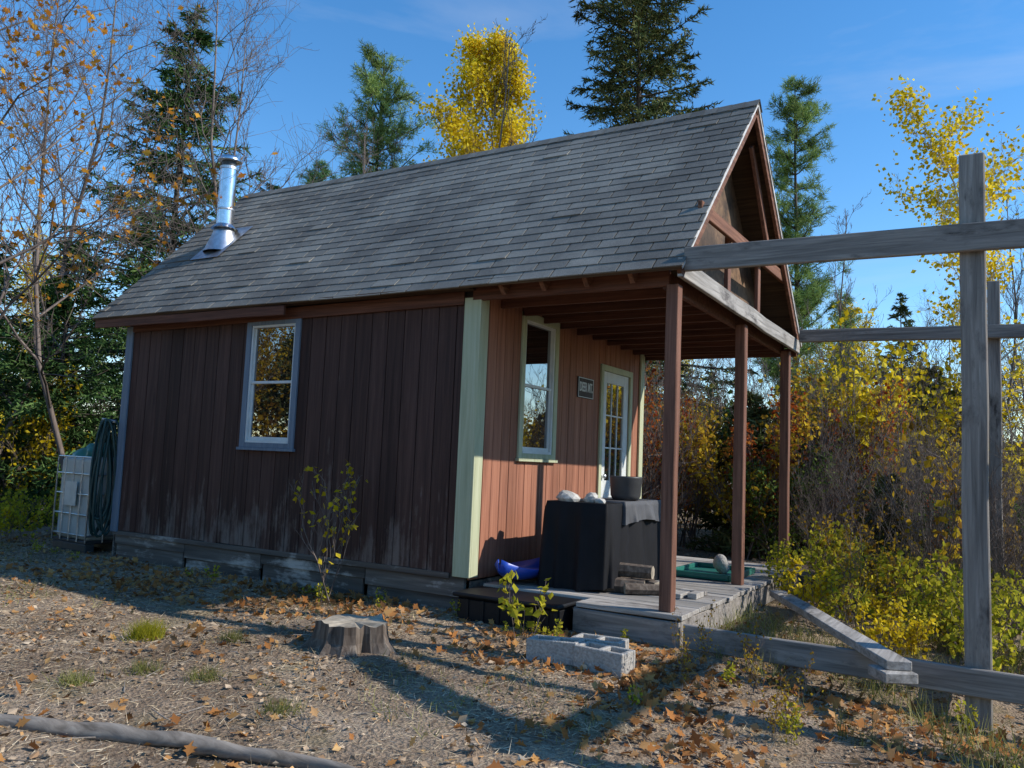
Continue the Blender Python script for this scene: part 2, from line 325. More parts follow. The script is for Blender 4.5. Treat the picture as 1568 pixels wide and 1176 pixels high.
boxes('wall_sheathing',[((-L_,.002,ZB),(wx0+t,.028,ZT+.05)),((wx1-t,.002,ZB),(-.002,.028,ZT+.05)),((wx0+t,.002,ZB),(wx1-t,.028,wz0+t)),((wx0+t,.002,wz1-t),(wx1-t,.028,ZT+.05)),
 ((-.028,.03,ZB),(-.002,py0+t,ZT+.1)),((-.028,py1-t,ZB),(-.002,dy0+t,ZT+.1)),((-.028,dy1-t,ZB),(-.002,W_,ZT+.1)),((-.028,py0+t,ZB),(-.002,py1-t,pz0+t)),((-.028,py0+t,pz1-t),(-.002,py1-t,ZT+.1)),((-.028,dy0+t,dz1-t),(-.002,dy1-t,ZT+.1))],M['dark'],cab,0)
board_wall('siding_back_end','y',0,W_,ZB,ZT,-L_-.016,.016,[],M['siding'])
sk=[]; xs=[-5.0,-3.75,-2.55,-1.15,-.02]
for i in range(4):
    sk.append(((xs[i]+.004,-.008,.17-.05*(i%2)),(xs[i+1]-.004,.03,ZB-.008)))
    sk.append(((xs[i]+.03,.004,-.12),(xs[i+1]-.03,.034,.19-.05*(i%2))))
boxes('skirt_boards',sk,M['skirt'],cab,.003)
boxes('skirt_cap',[((-5.02,-.028,ZB-.055),(-.18,-.0175,ZB-.006))],M['skirt'],cab,.002)
boxes('skirt_end',[((-.012,.05,-.1),(.006,W_,.26)),((-L_-.02,.0,-.1),(-L_,W_,.3))],M['skirt'],cab,.002)
boxes('corner_trim',[((-.135,-.042,ZB-.03),(.044,-.018,ZT-.02)),((.019,-.0175,ZB-.03),(.044,.10,ZT+.02)),((.019,W_-.09,.25),(.044,W_+.03,ZT))],M['sage'],cab,.003)
boxes('corner_trim_back',[((-L_-.03,-.042,ZB-.02),(-L_+.09,-.018,ZT-.05))],M['blue'],cab,.003)
def window(px,a0,a1,z0,z1,pl,trim):
    def B(name,items,mat,bv=.002):
        out=[]
        for (u0,u1,d0,d1,q0,q1) in items:
            if px=='y': out.append(((u0,pl-d1,q0),(u1,pl-d0,q1)))
            else: out.append(((pl+d0,u0,q0),(pl+d1,u1,q1)))
        return boxes(name,out,mat,cab,bv)
    t=.07
    B('window_trim',[(a0,a0+t,.018,.042,z0,z1),(a1-t,a1,.018,.042,z0,z1),(a0+t,a1-t,.018,.042,z1-t,z1),(a0-.02,a1+.02,.018,.06,z0-.03,z0+.0),(a0+t,a1-t,.018,.042,z0+.001,z0+t-.02)],trim)
    f0,f1,g0,g1=a0+t,a1-t,z0+t-.02,z1-t; w=.024; mid=(g0+g1)/2+.0
    B('window_frame',[(f0,f0+w,-.03,.03,g0,g1),(f1-w,f1,-.03,.03,g0,g1),(f0+w,f1-w,-.03,.03,g1-w,g1),(f0+w,f1-w,-.03,.034,g0,g0+w)],M['white'])
    s=.024
    B('window_sash',[(f0+w,f0+w+s,-.02,.006,g0+w,mid),(f1-w-s,f1-w,-.02,.006,g0+w,mid),(f0+w+s,f1-w-s,-.02,.006,g0+w,g0+w+s+.015),(f0+w,f1-w,-.02,.016,mid,mid+.028),
       (f0+w,f0+w+s*.6,-.02,.004,mid+.028,g1-w),(f1-w-s*.6,f1-w,-.02,.004,mid+.028,g1-w)],M['white'])
    B('window_glass',[(f0+w,f1-w,-.012,-.008,g0+w,g1-w)],M['glass'],0)
window('y',wx0,wx1,wz0,wz1,0.,M['blue'])
window('x',py0,py1,pz0,pz1,0.,M['sage'])
d0,d1=dy0+.07,dy1-.07
boxes('door_trim',[((.018,dy0,dz0),(.042,d0,dz1)),((.018,d1,dz0),(.042,dy1,dz1)),((.018,d0,dz1-.07),(.042,d1,dz1))],M['sage'],cab,.003)
dl0,dl1,l0,l1=d0+.14,d1-.14,1.15,2.3
boxes('door_leaf',[((-.02,d0,dz0),(.014,dl0,dz1-.07)),((-.02,dl1,dz0),(.014,d1,dz1-.07)),((-.02,dl0,dz0),(.014,dl1,l0)),((-.02,dl0,l1),(.014,dl1,dz1-.07)),
  ((.014,dl0-.0,.42),(.02,dl0+.2,1.0)),((.014,dl1-.2,.42),(.02,dl1,1.0))],M['white'],cab,.003)
mu=[((-.012,dl0+(dl1-dl0)*i/3-.008,l0),(.008,dl0+(dl1-dl0)*i/3+.008,l1)) for i in (1,2)]+[((-.0115,dl0,l0+(l1-l0)*i/3-.008),(.0075,dl1,l0+(l1-l0)*i/3+.008)) for i in (1,2)]
boxes('door_muntins',mu,M['white'],cab,0)
boxes('door_glass',[((-.006,dl0,l0),(-.002,dl1,l1))],M['glass'],cab,0)
lathe('door_knob',[(0.001,0),(.025,.005),(.03,.02),(.02,.035),(0.001,.04)],M['galv'],cab).matrix_world=Matrix.Translation((.03,d0+.07,1.2))@Matrix.Rotation(math.pi/2,4,'Y')
# roof
tv=np.array([0,W_/2-EY,RZ-EZ]); SL=np.linalg.norm(tv); tv/=SL; nv=np.array([0,-tv[2],tv[1]])
def rp(x,s,h,side=0):
    x=np.asarray(x,float);s=np.asarray(s,float);h=np.asarray(h,float)
    y=EY+s*tv[1]+h*nv[1]; z=EZ+s*tv[2]+h*nv[2]+.006*np.sin(x*1.3+s)-.012*np.sin((x-XL)/(XR-XL)*math.pi)
    if side: y=W_-y
    return np.stack([x+0*y,y,z],-1)
for side in (0,1):
    V=[];F=[]; ex=.133; nc=int((SL)/ex)+1
    for i in range(nc):
        s0=-.03+i*ex; s1=min(s0+ex+.02,SL+.01); off=(i*.1)%.3+rng.uniform(-.006,.006)
        sl=rng.uniform(-.003,.003)
        e=[XL-.02]+[x for x in np.arange(XL-.3+off,XR,.3) if XL+.02<x<XR-.02]+[XR+.015+rng.uniform(-.006,.006)]
        for a,b in zip(e[:-1],e[1:]):
            a2,b2=a+.006,b-.006; lift=.008+rng.uniform(0,.002)+(rng.uniform(0,.01) if rng.random()<.04 else 0); q=len(V)
            dd=rng.uniform(-.0035,.0035)
            for x in (a2,b2):
                for s,h in ((s0+sl+dd,-.002),(s0+sl+dd,lift),(s1,-.002),(s1,.0012)): V.append(rp(x,s,h,side))
            F.append(BF+q)
    o=mk('shingles',V,np.vstack(F),M['shingle'],cab); fixn(o)
    nx=40; xs_=np.linspace(XL,XR,nx)
    V=[];F=[]
    for x in xs_:
        for s,h in ((-.01,-.003),(SL-.0,-.003),(SL-.018,-.022),(-.01,-.022)): V.append(rp(x,s,h,side))
    for i in range(nx-1):
        for j in range(4): F.append((4*i+j,4*i+(j+1)%4,4*i+4+(j+1)%4,4*i+4+j))
    F+= [(0,1,2,3),(4*nx-4,4*nx-1,4*nx-2,4*nx-3)]
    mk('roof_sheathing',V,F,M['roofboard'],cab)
    def slope_beam(x0,x1,s0,s1,h0,h1):
        return [rp(x,s,h,side) for x in (x0,x1) for s in (s0,s1) for h in (h0,h1)]
    V=[];F=[]
    for x in list(np.arange(.3,1.9,.4)): V+=slope_beam(x,x+.04,0.0,SL-.15,-.14,-.025); F.append(BF+len(V)-8)
    mk('rafters',V,np.vstack(F),M['redwY'],cab)
    V=slope_beam(XR-.045,XR-.01,-.02,SL-.06,-.11,-.024); mk('rake_board',V,BF,M['redwY'],cab)
    V=slope_beam(XL+.01,XL+.045,-.02,SL-.06,-.11,-.024); mk('rake_board',V,BF,M['redwY'],cab)
    V=slope_beam(XR-.008,XR+.004,-.02,SL-.012,-.035,-.004); mk('drip_edge',V,BF,M['drip'],cab)
    V=slope_beam(XL,XR,-.032,-.014,-.03,-.004); mk('eave_drip_edge',V,BF,M['roofboard'],cab)
V=[];F=[]
for x in np.arange(XL,XR,.14):
    x1=min(x+.17,XR+.02); q=len(V)
    for xx,hh in ((x,.012),(x1,.018)):
        a=rp(xx,SL-.13,hh,0); b=rp(xx,SL+.01,hh,0); c=rp(xx,SL-.13,hh,1)
        b[1]=W_/2; V+=[a,b,c]
    F+=[(q,q+1,q+4,q+3),(q+1,q+2,q+5,q+4)]
mk('ridge_cap',V,F,M['shingle'],cab)
zf=EZ-.02
beams('fascia_board',[((XL+.02,EY+.015,zf-.07),(-2.25,EY+.015,zf-.085),.03,.1),((XL+.02,W_-EY-.015,zf-.07),(XR-.05,W_-EY-.015,zf-.08),.03,.1)],M['redwX'],cab,.004,.002)
beams('frieze_board',[((-L_+.1,-.04,ZT-.06),(-.14,-.04,ZT-.02),.022,.12)],M['redwX'],cab,.003)
beams('porch_eave_beam',[((-.05,-.02,ZT+.02),(XR-.16,-.02,ZT+.02),.045,.14),((-.05,W_+.02,ZT+.02),(XR-.16,W_+.02,ZT+.02),.045,.14)],M['redwX'],cab)
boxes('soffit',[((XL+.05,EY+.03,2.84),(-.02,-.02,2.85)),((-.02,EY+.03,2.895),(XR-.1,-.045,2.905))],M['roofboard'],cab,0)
def tri(name,x,mat,z0=2.86,th=.012,inset=0):
    dz=max(0,z0-3.05); V=[]
    for xx in (x,x+th): V+=[(xx,dz+inset,z0),(xx,W_-dz-inset,z0),(xx,W_/2,RZ-.10)]
    mk(name,V,[(0,2,1),(3,4,5)],mat,cab); mk(name+'_edge',V,[(0,1,4,3),(1,2,5,4),(2,0,3,5)],mat,cab)
tri('gable_back',-L_-.01,M['siding']); tri('gable_wall',-.02,M['siding2']); tri('gable_osb',1.56,M['osb'],2.885,.012,-.04)
boxes('gable_shelf_panel',[((1.50,.0,2.871),(1.90,W_,2.883))],M['roofboard'],cab,0)  # added panel, blocks sun leaking over the tie onto the porch wall
beams('ceiling_joists',[((.02,y,2.80+rng.uniform(-.006,.006)),(1.74,y,2.80),.04,.12) for y in np.arange(.35,W_-.1,.4)]+[((1.76,-.02,2.80),(1.76,W_+.02,2.80),.04,.14)],M['redwX'],cab,.003)
beams('gable_tie',[((XR-.03,-.17,2.86),(XR-.03,W_+.17,2.83),.04,.15)],M['greyY'],cab,.005,.003)
beams('gable_collar',[((XR-.07,.40,3.50),(XR-.07,W_-.40,3.54),.04,.12)],M['redwY'],cab)
beams('gable_webs',[((XR-.12,W_*.36,2.93),(XR-.12,W_*.36,3.5),.04,.09),((XR-.12,W_*.64,2.93),(XR-.12,W_*.64,3.5),.04,.09),((XR-.12,2.15,4.66),(XR-.12,3.0,3.6),.04,.09)],M['redwZ'],cab)
PX=1.83
for y in (.0,W_/2,W_-.02): beams('porch_post',[((PX,y,.24),(PX,y,2.76),.10,.10)],M['redwZ'],cab,.006,.002)
db=[]
for y in np.arange(-.12,W_+.05,.146):
    xa=1.12 if y<.1 else .06
    j=rng.uniform(-.01,.012); db.append(((xa,y,.205+rng.uniform(-.003,.003)),(1.99+j,y+.138,.24+rng.uniform(-.003,.004))))
boxes('deck_boards',db,M['deckb'],cab,.004)
beams('deck_rim',[((1.1,-.11,.10),(1.97,-.11,.095),.04,.19),((1.95,-.08,.10),(1.95,W_,.10),.04,.19),((.06,.16,.1),(1.1,.16,.1),.04,.19),((1.1,-.08,.1),(1.1,.14,.1),.04,.19)],M['greyX'],cab)
sg=empty('wall_sign')
boxes('sign_board',[((.018,1.98,2.06),(.034,2.37,2.29))],M['sign'],sg,.004)
boxes('sign_border',[((.034,1.985,2.065),(.037,2.365,2.073)),((.034,1.985,2.277),(.037,2.365,2.285)),((.034,1.985,2.073),(.037,1.993,2.277)),((.034,2.357,2.073),(.037,2.365,2.277))],M['white'],sg,0)
c=bpy.data.curves.new('sign_letters','FONT'); c.body='DEER MT.'; c.size=.115; c.extrude=.003; c.align_x='CENTER'; c.offset=.002; c.materials.append(M['white'])
to=bpy.data.objects.new('sign_letters',c); COL.objects.link(to); to.parent=sg; to.location=(.037,2.175,2.135); to.rotation_euler=(math.pi/2,0,math.pi/2); to.scale=(.68,1.25,1)
ch=empty('metal_chimney'); cx,cy=-4.57,.87; cz=EZ+(cy-EY)
lathe('chimney_pipe',[(.105,-.1),(.105,.98)],M['steel'],ch,(cx,cy,cz))
lathe('pipe_band',[(.105,.44),(.109,.445),(.109,.465),(.105,.47)],M['galv'],ch,(cx,cy,cz))
lathe('pipe_top',[(.105,.98),(.112,.985),(.112,1.02),(.001,1.02)],M['galv'],ch,(cx,cy,cz),28,False)
lathe('chimney_flashing_cone',[(.24,-.12),(.135,.14),(.13,.2),(.107,.2)],M['galv'],ch,(cx,cy,cz))
lathe('storm_collar',[(.17,.2),(.107,.26)],M['steel'],ch,(cx,cy,cz))
lathe('chimney_cap',[(.09,1.02),(.09,1.1)],M['pot'],ch,(cx,cy,cz))
lathe('cap_hood',[(.15,1.10),(.15,1.13),(.11,1.16),(.001,1.18)],M['steel'],ch,(cx,cy,cz))
fl=[(cx-.26,1.15),(cx+.26,1.15),(cx+.26,1.9),(cx-.26,1.9)]
mk('flashing_plate',[rp(a,s,.02) for a,s in fl],[(0,1,2,3)],M['galv'],ch)
# ---------------------------------------------------------------- timber frame right
tf=empty('timber_frame')
beams('beam_front',[((1.95,-.12,2.925),(6.3,-.12,2.86),.045,.185)],M['greyX'],tf,.006,.002)
beams('beam_back',[((1.99,W_-.02,2.93),(6.2,W_-.02,2.86),.09,.14)],M['greyX'],tf,.006,.002)
beams('post_front',[((3.89,0.0,-.45),(3.885,-.02,3.47),.15,.15)],M['greyZ'],tf,.008,.003)
beams('post_back',[((3.96,W_+.08,-.5),(3.96,W_+.08,3.45),.12,.12)],M['greyZ'],tf,.008,.003)
beams('rim_low',[((2.0,-.1,.10),(5.4,-.1,.06),.045,.17),((3.9,.1,.05),(3.9,W_,.05),.045,.15),((2.0,W_-.1,.1),(5.4,W_-.1,.05),.045,.17)],M['greyX'],tf,.006,.002)
beams('loose_plank',[((2.2,1.95,.20),(3.5,-.62,.215),.15,.055)],M['greyY'],tf,.005,.002)
beams('loose_plank_block',[((3.40,-.50,.155),(3.52,-.68,.155),.2,.06)],M['greyY'],tf,.005)
beams('far_post',[((6.2,.0,-.5),(6.2,0,2.9),.14,.14),((4.75,-1.72,-.4),(4.75,-1.72,2.05),.13,.13)],M['greyZ'],tf,.006)
beams('cross_beam',[((6.2,-1.2,3.0),(6.2,3.9,3.0),.09,.17)],M['greyY'],tf,.006)
beams('brace',[((4.75,-.2,3.22),(4.75,-1.75,1.85),.14,.2)],M['greyY'],tf,.006)
# ---------------------------------------------------------------- porch props
tb=empty('covered_table')
def cloth(name,x0,x1,y0,y1,z0,z1,mat,seed,fold=.025):
    r=np.random.default_rng(seed); per=[]
    for a in np.linspace(0,1,28)[:-1]: per.append((x0+(x1-x0)*a,y0))
    for a in np.linspace(0,1,44)[:-1]: per.append((x1,y0+(y1-y0)*a))
    for a in np.linspace(0,1,28)[:-1]: per.append((x1-(x1-x0)*a,y1))
    for a in np.linspace(0,1,44)[:-1]: per.append((x0,y1-(y1-y0)*a))
    per=np.array(per); c=per.mean(0); n=len(per); rows=11; V=[];F=[]
    ph=r.uniform(0,6,4); tt=np.arange(n)/n*2*math.pi
    wob=np.sin(tt*9+ph[0])+.7*np.sin(tt*17+ph[1])+.4*np.sin(tt*29+ph[2])
    for k in range(rows):
        f=k/(rows-1); d=unit(per-c)
        q=per+d*(wob[:,None]*fold*f**.7+.03*f-(.02 if k==0 else 0)); z=z1-(z1-z0)*f+.02*np.sin(tt*3+ph[3])*f-(0 if k else -.008)
        V.append(np.c_[q,z])
    V=np.vstack(V+[np.array([[c[0],c[1],z1+.012]])])
    for k in range(rows-1):
        for j in range(n): F.append((k*n+j,(k+1)*n+j,(k+1)*n+(j+1)%n,k*n+(j+1)%n))
    mk(name,V,F,mat,tb,True)
    ce=len(V)-1; mk(name+'_top',V,[(j,(j+1)%n,ce) for j in range(n)],mat,tb,False)
cloth('black_cover',.52,1.12,.42,1.75,.26,.985,M['blackcloth'],3,.03)
cloth('grey_cover',.62,1.14,.78,1.72,.82,1.0,M['greycloth'],5,.02)
def rock(name,loc,s,mat,seed,parent=None,sub=3):
    r=np.random.default_rng(seed); bm=bmesh.new(); bmesh.ops.create_icosphere(bm,subdivisions=sub,radius=1)
    A=r.normal(size=(6,3))*1.6; ph=r.uniform(0,6,6)
    for v in bm.verts:
        c=np.array(v.co); k=1+.16*sum(math.sin(A[i]@c+ph[i]) for i in range(6))/1.5+.07*math.sin(9*c[0]+ph[0])*math.sin(8*c[1]+ph[1])
        v.co=Vector(c*k*np.array(s))
    me=bpy.data.meshes.new(name); bm.to_mesh(me); bm.free(); me.materials.append(mat)
    for p in me.polygons: p.use_smooth=sub>2
    return inst(name,me,parent,loc,r.uniform(0,6))
rock('white_rock',(.66,.56,1.02),(.12,.09,.055),M['rock'],1,None,2); rock('white_rock',(.86,.62,1.02),(.08,.07,.05),M['rock'],2,None,2)
rock('white_rock',(.58,.72,1.02),(.07,.06,.05),M['rock'],4,None,2); rock('white_rock',(.97,.58,1.01),(.05,.05,.03),M['rock'],5,None,2)
pt=empty('metal_pot'); lathe('pot_body',[(.001,0),(.12,.0),(.14,.04),(.15,.2),(.155,.215),(.145,.215),(.13,.05),(.001,.02)],M['pot'],pt,(1.0,1.1,1.015))
fw=empty('firewood_pile')
for i,(x,y,z,a,r_) in enumerate([(1.2,.62,.30,.3,.07),(1.32,.8,.30,-.5,.06),(1.18,.9,.31,.9,.07),(1.24,.72,.42,.1,.065),(1.4,.62,.29,.6,.05)]):
    d=np.array([math.cos(a),math.sin(a),0])*.17; V,F=segs_vf([np.array([x,y,z])-d],[np.array([x,y,z])+d],[r_],[r_*.9],7)
    k=7; mk('split_log',V,F,M['stump'],fw); mk('split_log_end',V,[tuple(range(k))],M['stumptop'],fw); mk('split_log_end',V,[tuple(range(k,2*k))],M['stumptop'],fw)
boxes('wood_offcuts',[((1.62,.62,.245),(1.72,.86,.285)),((1.75,.7,.245),(1.83,.9,.29)),((1.60,.95,.245),(1.82,1.03,.28))],M['deckb'],None,.004)
rock('porch_stone',(1.5,2.5,.33),(.09,.08,.09),M['concrete'],11)
boxes('green_sled',[((1.1,2.0,.25),(1.75,2.9,.262)),((1.1,2.0,.262),(1.13,2.9,.31)),((1.72,2.0,.262),(1.75,2.9,.31)),((1.13,2.0,.262),(1.72,2.03,.31)),((1.13,2.87,.262),(1.72,2.9,.31))],M['greenpl'],None,.012)
V=[];F=[];nu,nvv=24,9
for i in range(nu):
    a=i/(nu-1)*2-1; w=.2*(1-abs(a)**3)+.02
    for j in range(nvv):
        b=j/(nvv-1)*2-1
        V.append((.30+b*w, .60+a*.56, .28+.10*abs(b)**3+.10*abs(a)**4))
for i in range(nu-1):
    for j in range(nvv-1): q=i*nvv+j; F.append((q,q+nvv,q+nvv+1,q+1))
o=mk('blue_sled',V,F,M['bluepl'],None,True); sm=o.modifiers.new('s','SOLIDIFY'); sm.thickness=.012
bb=empty('black_storage_bin')
boxes('bin_body',[((.10,-.30,-.02),(1.04,.10,.19))],M['blackpl'],bb,.02)
boxes('bin_lid',[((.07,-.33,.19),(1.07,.13,.225))],M['blackpl'],bb,.012)
boxes('bin_ribs',[((.2+i*.15,-.312,.0),(.23+i*.15,-.3,.18)) for i in range(6)],M['blackpl'],bb,.003)
def cinder(loc,rz):
    l,w,h,t=.36,.19,.15,.03; bl=[((-l/2,-w/2,0),(l/2,-w/2+t,h)),((-l/2,w/2-t,0),(l/2,w/2,h))]
    for x in (-l/2,-t/2,l/2-t): bl.append(((x,-w/2+t,0),(x+t,w/2-t,h)))
    V,F=boxes_vf(bl); o=mk('cinder_block',V,F,M['concrete'],None,False,loc); o.rotation_euler=(rng.uniform(-.04,.04),rng.uniform(-.04,.04),rz); bev(o,.005)
cinder((1.40,-.98,-.02),.12); cinder((1.77,-1.0,-.02),-.08); cinder((1.62,-.74,-.02),.05)
k=40; r=np.random.default_rng(3); ang=np.arange(k)/k*2*math.pi
lob=.1*np.sin(ang*5+1)+.07*np.sin(ang*8+2)+.05*np.sin(ang*3)+.04*np.sin(ang*15)
V=[]
for rr,z,g in ((.36,-.06,2.2),(.275,.02,1.7),(.24,.08,1.2),(.23,.14,.9),(.225,.19,.9)):
    q=rr*(1+lob*g); V.append(np.c_[q*np.cos(ang),q*np.sin(ang),z+(r.normal(0,.006,k) if z>.18 else 0*ang)])
V=np.vstack(V+[[[0,0,.185]]]); F=[(i*k+j,i*k+(j+1)%k,(i+1)*k+(j+1)%k,(i+1)*k+j) for i in range(4) for j in range(k)]
sp=empty('tree_stump',(.20,-1.68,0)); mk('stump_side',V,F,M['stump'],sp); mk('stump_top',V,[(4*k+j,4*k+(j+1)%k,5*k) for j in range(k)],M['stumptop'],sp)
def log(name,pts,rad,mat):
    pts=np.array(pts,float); n=60; tt=np.linspace(0,len(pts)-1,n); P=np.stack([np.interp(tt,np.arange(len(pts)),pts[:,i]) for i in range(3)],1)
    P+=np.c_[np.zeros(n),.006*np.sin(tt*7),.003*np.sin(tt*11)]; R=np.interp(tt,np.arange(len(rad)),rad)*(1+.05*np.sin(tt*9)+rng.normal(0,.02,n)); kk=12
    V=[]
    for i,(p,q) in enumerate(zip(P,R)):
        for j in range(kk): a=2*math.pi*j/kk; q2=q*(1+.06*math.sin(3*a+tt[i])); V.append((p[0]-.4*q2*math.cos(a),p[1]+q2*math.cos(a),p[2]+q2*math.sin(a)))
    F=[(i*kk+j,(i+1)*kk+j,(i+1)*kk+(j+1)%kk,i*kk+(j+1)%kk) for i in range(n-1) for j in range(kk)]
    e=empty(name); mk('log_bark',V,F,mat,e,True); mk('log_ends',V,[tuple(range(kk)),tuple(range(n*kk-kk,n*kk))],M['stumptop'],e)
log('fallen_log',[(-1.7,-4.66,.01),(-.6,-4.18,.015),(.0,-3.92,.015),(.55,-3.68,.01),(1.02,-3.5,.01)],[.032,.036,.038,.038,.03],M['logw'])
log('fallen_log',[(.98,-3.58,.015),(1.45,-3.42,.01),(2.0,-3.32,-.01),(2.6,-3.30,-.04)],[.034,.03,.028,.022],M['logw'])
# ---------------------------------------------------------------- water tote + hose
tt_=empty('water_tote',(-5.95,.45,0)); tt_.rotation_euler=(0,0,-.1)
w=.42; H=1.15
o=boxes('tank',[((-w+.02,-w+.02,.14),(w-.02,w-.02,H))],M['tote'],tt_,.05); o.modifiers[0].segments=3
boxes('pallet',[((-w,-w,0),(w,-w+.12,.1)),((-w,-.06,0),(w,.06,.1)),((-w,w-.12,0),(w,w,.1)),((-w,-w,.1),(w,w,.14))],M['pot'],tt_,.01)
cage=[]
for z in (.2,.45,.7,.95,H+.01):
    for a,b in (((-w,-w),(w,-w)),((w,-w),(w,w)),((w,w),(-w,w)),((-w,w),(-w,-w))): cage.append(((*a,z),(*b,z)))
for q in np.linspace(-w,w,5):
    for a in ((q,-w),(q,w),(-w,q),(w,q)): cage.append(((a[0]*1.015,a[1]*1.015,.12),(a[0]*1.015,a[1]*1.015,H+.01)))
cage=np.array(cage); V,F=segs_vf(cage[:,0],cage[:,1],np.full(len(cage),.011),np.full(len(cage),.011),6); mk('cage',V,F,M['galv'],tt_,True)
boxes('label_plate',[((-.17,-w-.022,.55),(.13,-w-.014,.85))],M['label'],tt_,.002)
lathe('fill_cap',[(.12,H),(.12,H+.05),(.001,H+.06)],M['pot'],tt_)
rock('green_bag',(-6.05,.35,1.2),(.24,.2,.14),M['greenpl'],21)
gh_=empty('garden_hose')
for i in range(9):
    r=np.random.default_rng(40+i); a=np.linspace(0,2*math.pi,28); rx=.07+r.uniform(-.03,.03); rz_=.66+r.uniform(-.08,.06); y0=-.10+r.uniform(-.05,.05); x0=-5.10-.02*i+r.uniform(-.02,.02)
    tube('hose_coil',np.c_[x0+.03*np.sin(a*2+i)+.03*np.cos(a),y0+rx*np.cos(a)*(1-.5*np.sin(a)),1.62-rz_+rz_*np.sin(a)],.015,M['hose'],gh_)
beams('hose_hook',[((-5.05,-.1,1.6),(-5.3,-.1,1.63),.03,.03)],M['galv'],gh_)

# ---------------------------------------------------------------- vegetation generators
def spruce_mesh(name,h,rb,seed,mat,whorls=34,dens=1.0,trunk=.12,z0=.05,bw=.02,pw=.8):
    r=np.random.default_rng(seed); TP=[];TD=[];S0=[];S1=[];R0=[];R1=[]
    zs=np.linspace(z0,.985,whorls)
    for zf in zs:
        rr=rb*(1-zf)**pw*(1-.35*np.exp(-zf*14))+.06
        for b in range(r.integers(5,8)):
            if r.random()<.1: continue
            z=zf*h+r.uniform(-.5,.5)*h/whorls
            az=r.uniform(0,6.283); R=rr*r.uniform(.5,1.15); n=6
            t=np.linspace(0,1,n); d=np.array([math.cos(az),math.sin(az)])
            rise=(.55*zf-.12)*R; zz=z+r.normal(0,.06)+rise*t-.28*R*t**2*(1-zf)+.10*R*t**4
            P=np.c_[d[0]*R*t,d[1]*R*t,zz]
            S0.append(P[:-1]);S1.append(P[1:]); q=.010+.012*R; R0.append(q*(1-t[:-1]*.8)); R1.append(q*(1-t[1:]*.8))
            nt_=int((6+9*R)*dens); tt=r.uniform(.12,1,nt_); base=np.stack([np.interp(tt,t,P[:,i]) for i in range(3)],1)
            side=np.where(r.random(nt_)<.5,1,-1)[:,None]; sd=np.c_[-d[1]*np.ones(nt_),d[0]*np.ones(nt_),np.zeros(nt_)]*side
            fd=np.c_[d[0]*np.ones(nt_),d[1]*np.ones(nt_),np.full(nt_,-.12)]
            tdir=unit(fd*.8+sd*r.uniform(.5,1.1,(nt_,1))+r.normal(0,.28,(nt_,3)))
            tl=(.14+.42*R*(1-tt)*r.uniform(.5,1.1,nt_))
            nb=8; u=np.linspace(0,1,nb)
            PP=(base[:,None]+tdir[:,None]*(tl[:,None]*u[None])[...,None]).reshape(-1,3); PP[:,2]-=(.35*(tl[:,None]*u[None])**1.3).reshape(-1)
            TP.append(PP); TD.append((tdir[:,None]+r.normal(0,.6,(nt_,nb,3))).reshape(-1,3))
            nb2=int(8+9*R); tb_=r.uniform(.05,1,nb2); TP.append(np.stack([np.interp(tb_,t,P[:,i]) for i in range(3)],1)); TD.append(np.c_[d[0]*np.ones(nb2),d[1]*np.ones(nb2),np.zeros(nb2)]+r.normal(0,.7,(nb2,3)))
    P=np.vstack(TP);D=np.vstack(TD); V,F=blades(P,D,.16,bw,r)
    nt=mk(name+'_needles',V,F,mat,link=False)
    tz=np.linspace(0,h,12); tp=np.c_[.05*np.sin(tz*.6+seed),.05*np.cos(tz*.5),tz]; tr=trunk*(1-tz/h)+.012
    a,b=segs_vf(np.vstack([tp[:-1]]+S0),np.vstack([tp[1:]]+S1),np.concatenate([tr[:-1]]+R0),np.concatenate([tr[1:]]+R1),5)
    return nt,mk(name+'_wood',a,b,M['bark'],link=False,smooth=True)
def pine_mesh(name,h,rb,seed,mat,trunk=.13,z0=.25,whorls=20,lean=0):
    r=np.random.default_rng(seed); TP=[];TD=[];S0=[];S1=[];R0=[];R1=[]
    def addseg(P,q0,q1):
        n=len(P); rr=np.linspace(q0,q1,n); S0.append(P[:-1]);S1.append(P[1:]);R0.append(rr[:-1]);R1.append(rr[1:])
    for zf in np.linspace(z0,.97,whorls):
        z=zf*h; rr=rb*(1.05-zf)**.6*min(1,(zf-z0)*3+.6)
        for b in range(r.integers(3,6)):
            az=r.uniform(0,6.283); R=rr*r.uniform(.35,1.3); t=np.linspace(0,1,6); d=np.array([math.cos(az),math.sin(az),0]); up=r.uniform(.2,.8)
            P=np.array([lean*zf,0,z+r.uniform(-.15,.15)])+d[None]*(R*t)[:,None]; P[:,2]+=up*R*t**1.5; P+=r.normal(0,.03,P.shape)*t[:,None]
            addseg(P,.012+.012*R,.006)
            for s in range(int(5+9*R)):
                a=r.uniform(.15,1); p=np.array([np.interp(a,t,P[:,i]) for i in range(3)]); dd=unit(d*.6+r.normal(0,.55,3)+np.array([0,0,.35])); l=r.uniform(.15,.55)*(.5+R*.4)
                addseg(np.array([p,p+dd*l]),.006,.003)
                for q in (.4,.7,1.0):
                    c=p+dd*l*q; n=11; TP.append(np.repeat(c[None],n,0)+r.normal(0,.04,(n,3))); TD.append(dd*.7+r.normal(0,.6,(n,3))+np.array([0,0,.1]))
    P=np.vstack(TP);D=np.vstack(TD); V,F=blades(P,D,.17,.010,r)
    tz=np.linspace(0,h,12); tp=np.c_[lean*tz/h,.08*np.cos(tz*.5),tz]; tr=trunk*(1-tz/h)+.012
    a,b=segs_vf(np.vstack([tp[:-1]]+S0),np.vstack([tp[1:]]+S1),np.concatenate([tr[:-1]]+R0),np.concatenate([tr[1:]]+R1),5)
    return mk(name+'_needles',V,F,mat,link=False),mk(name+'_wood',a,b,M['bark'],link=False,smooth=True)
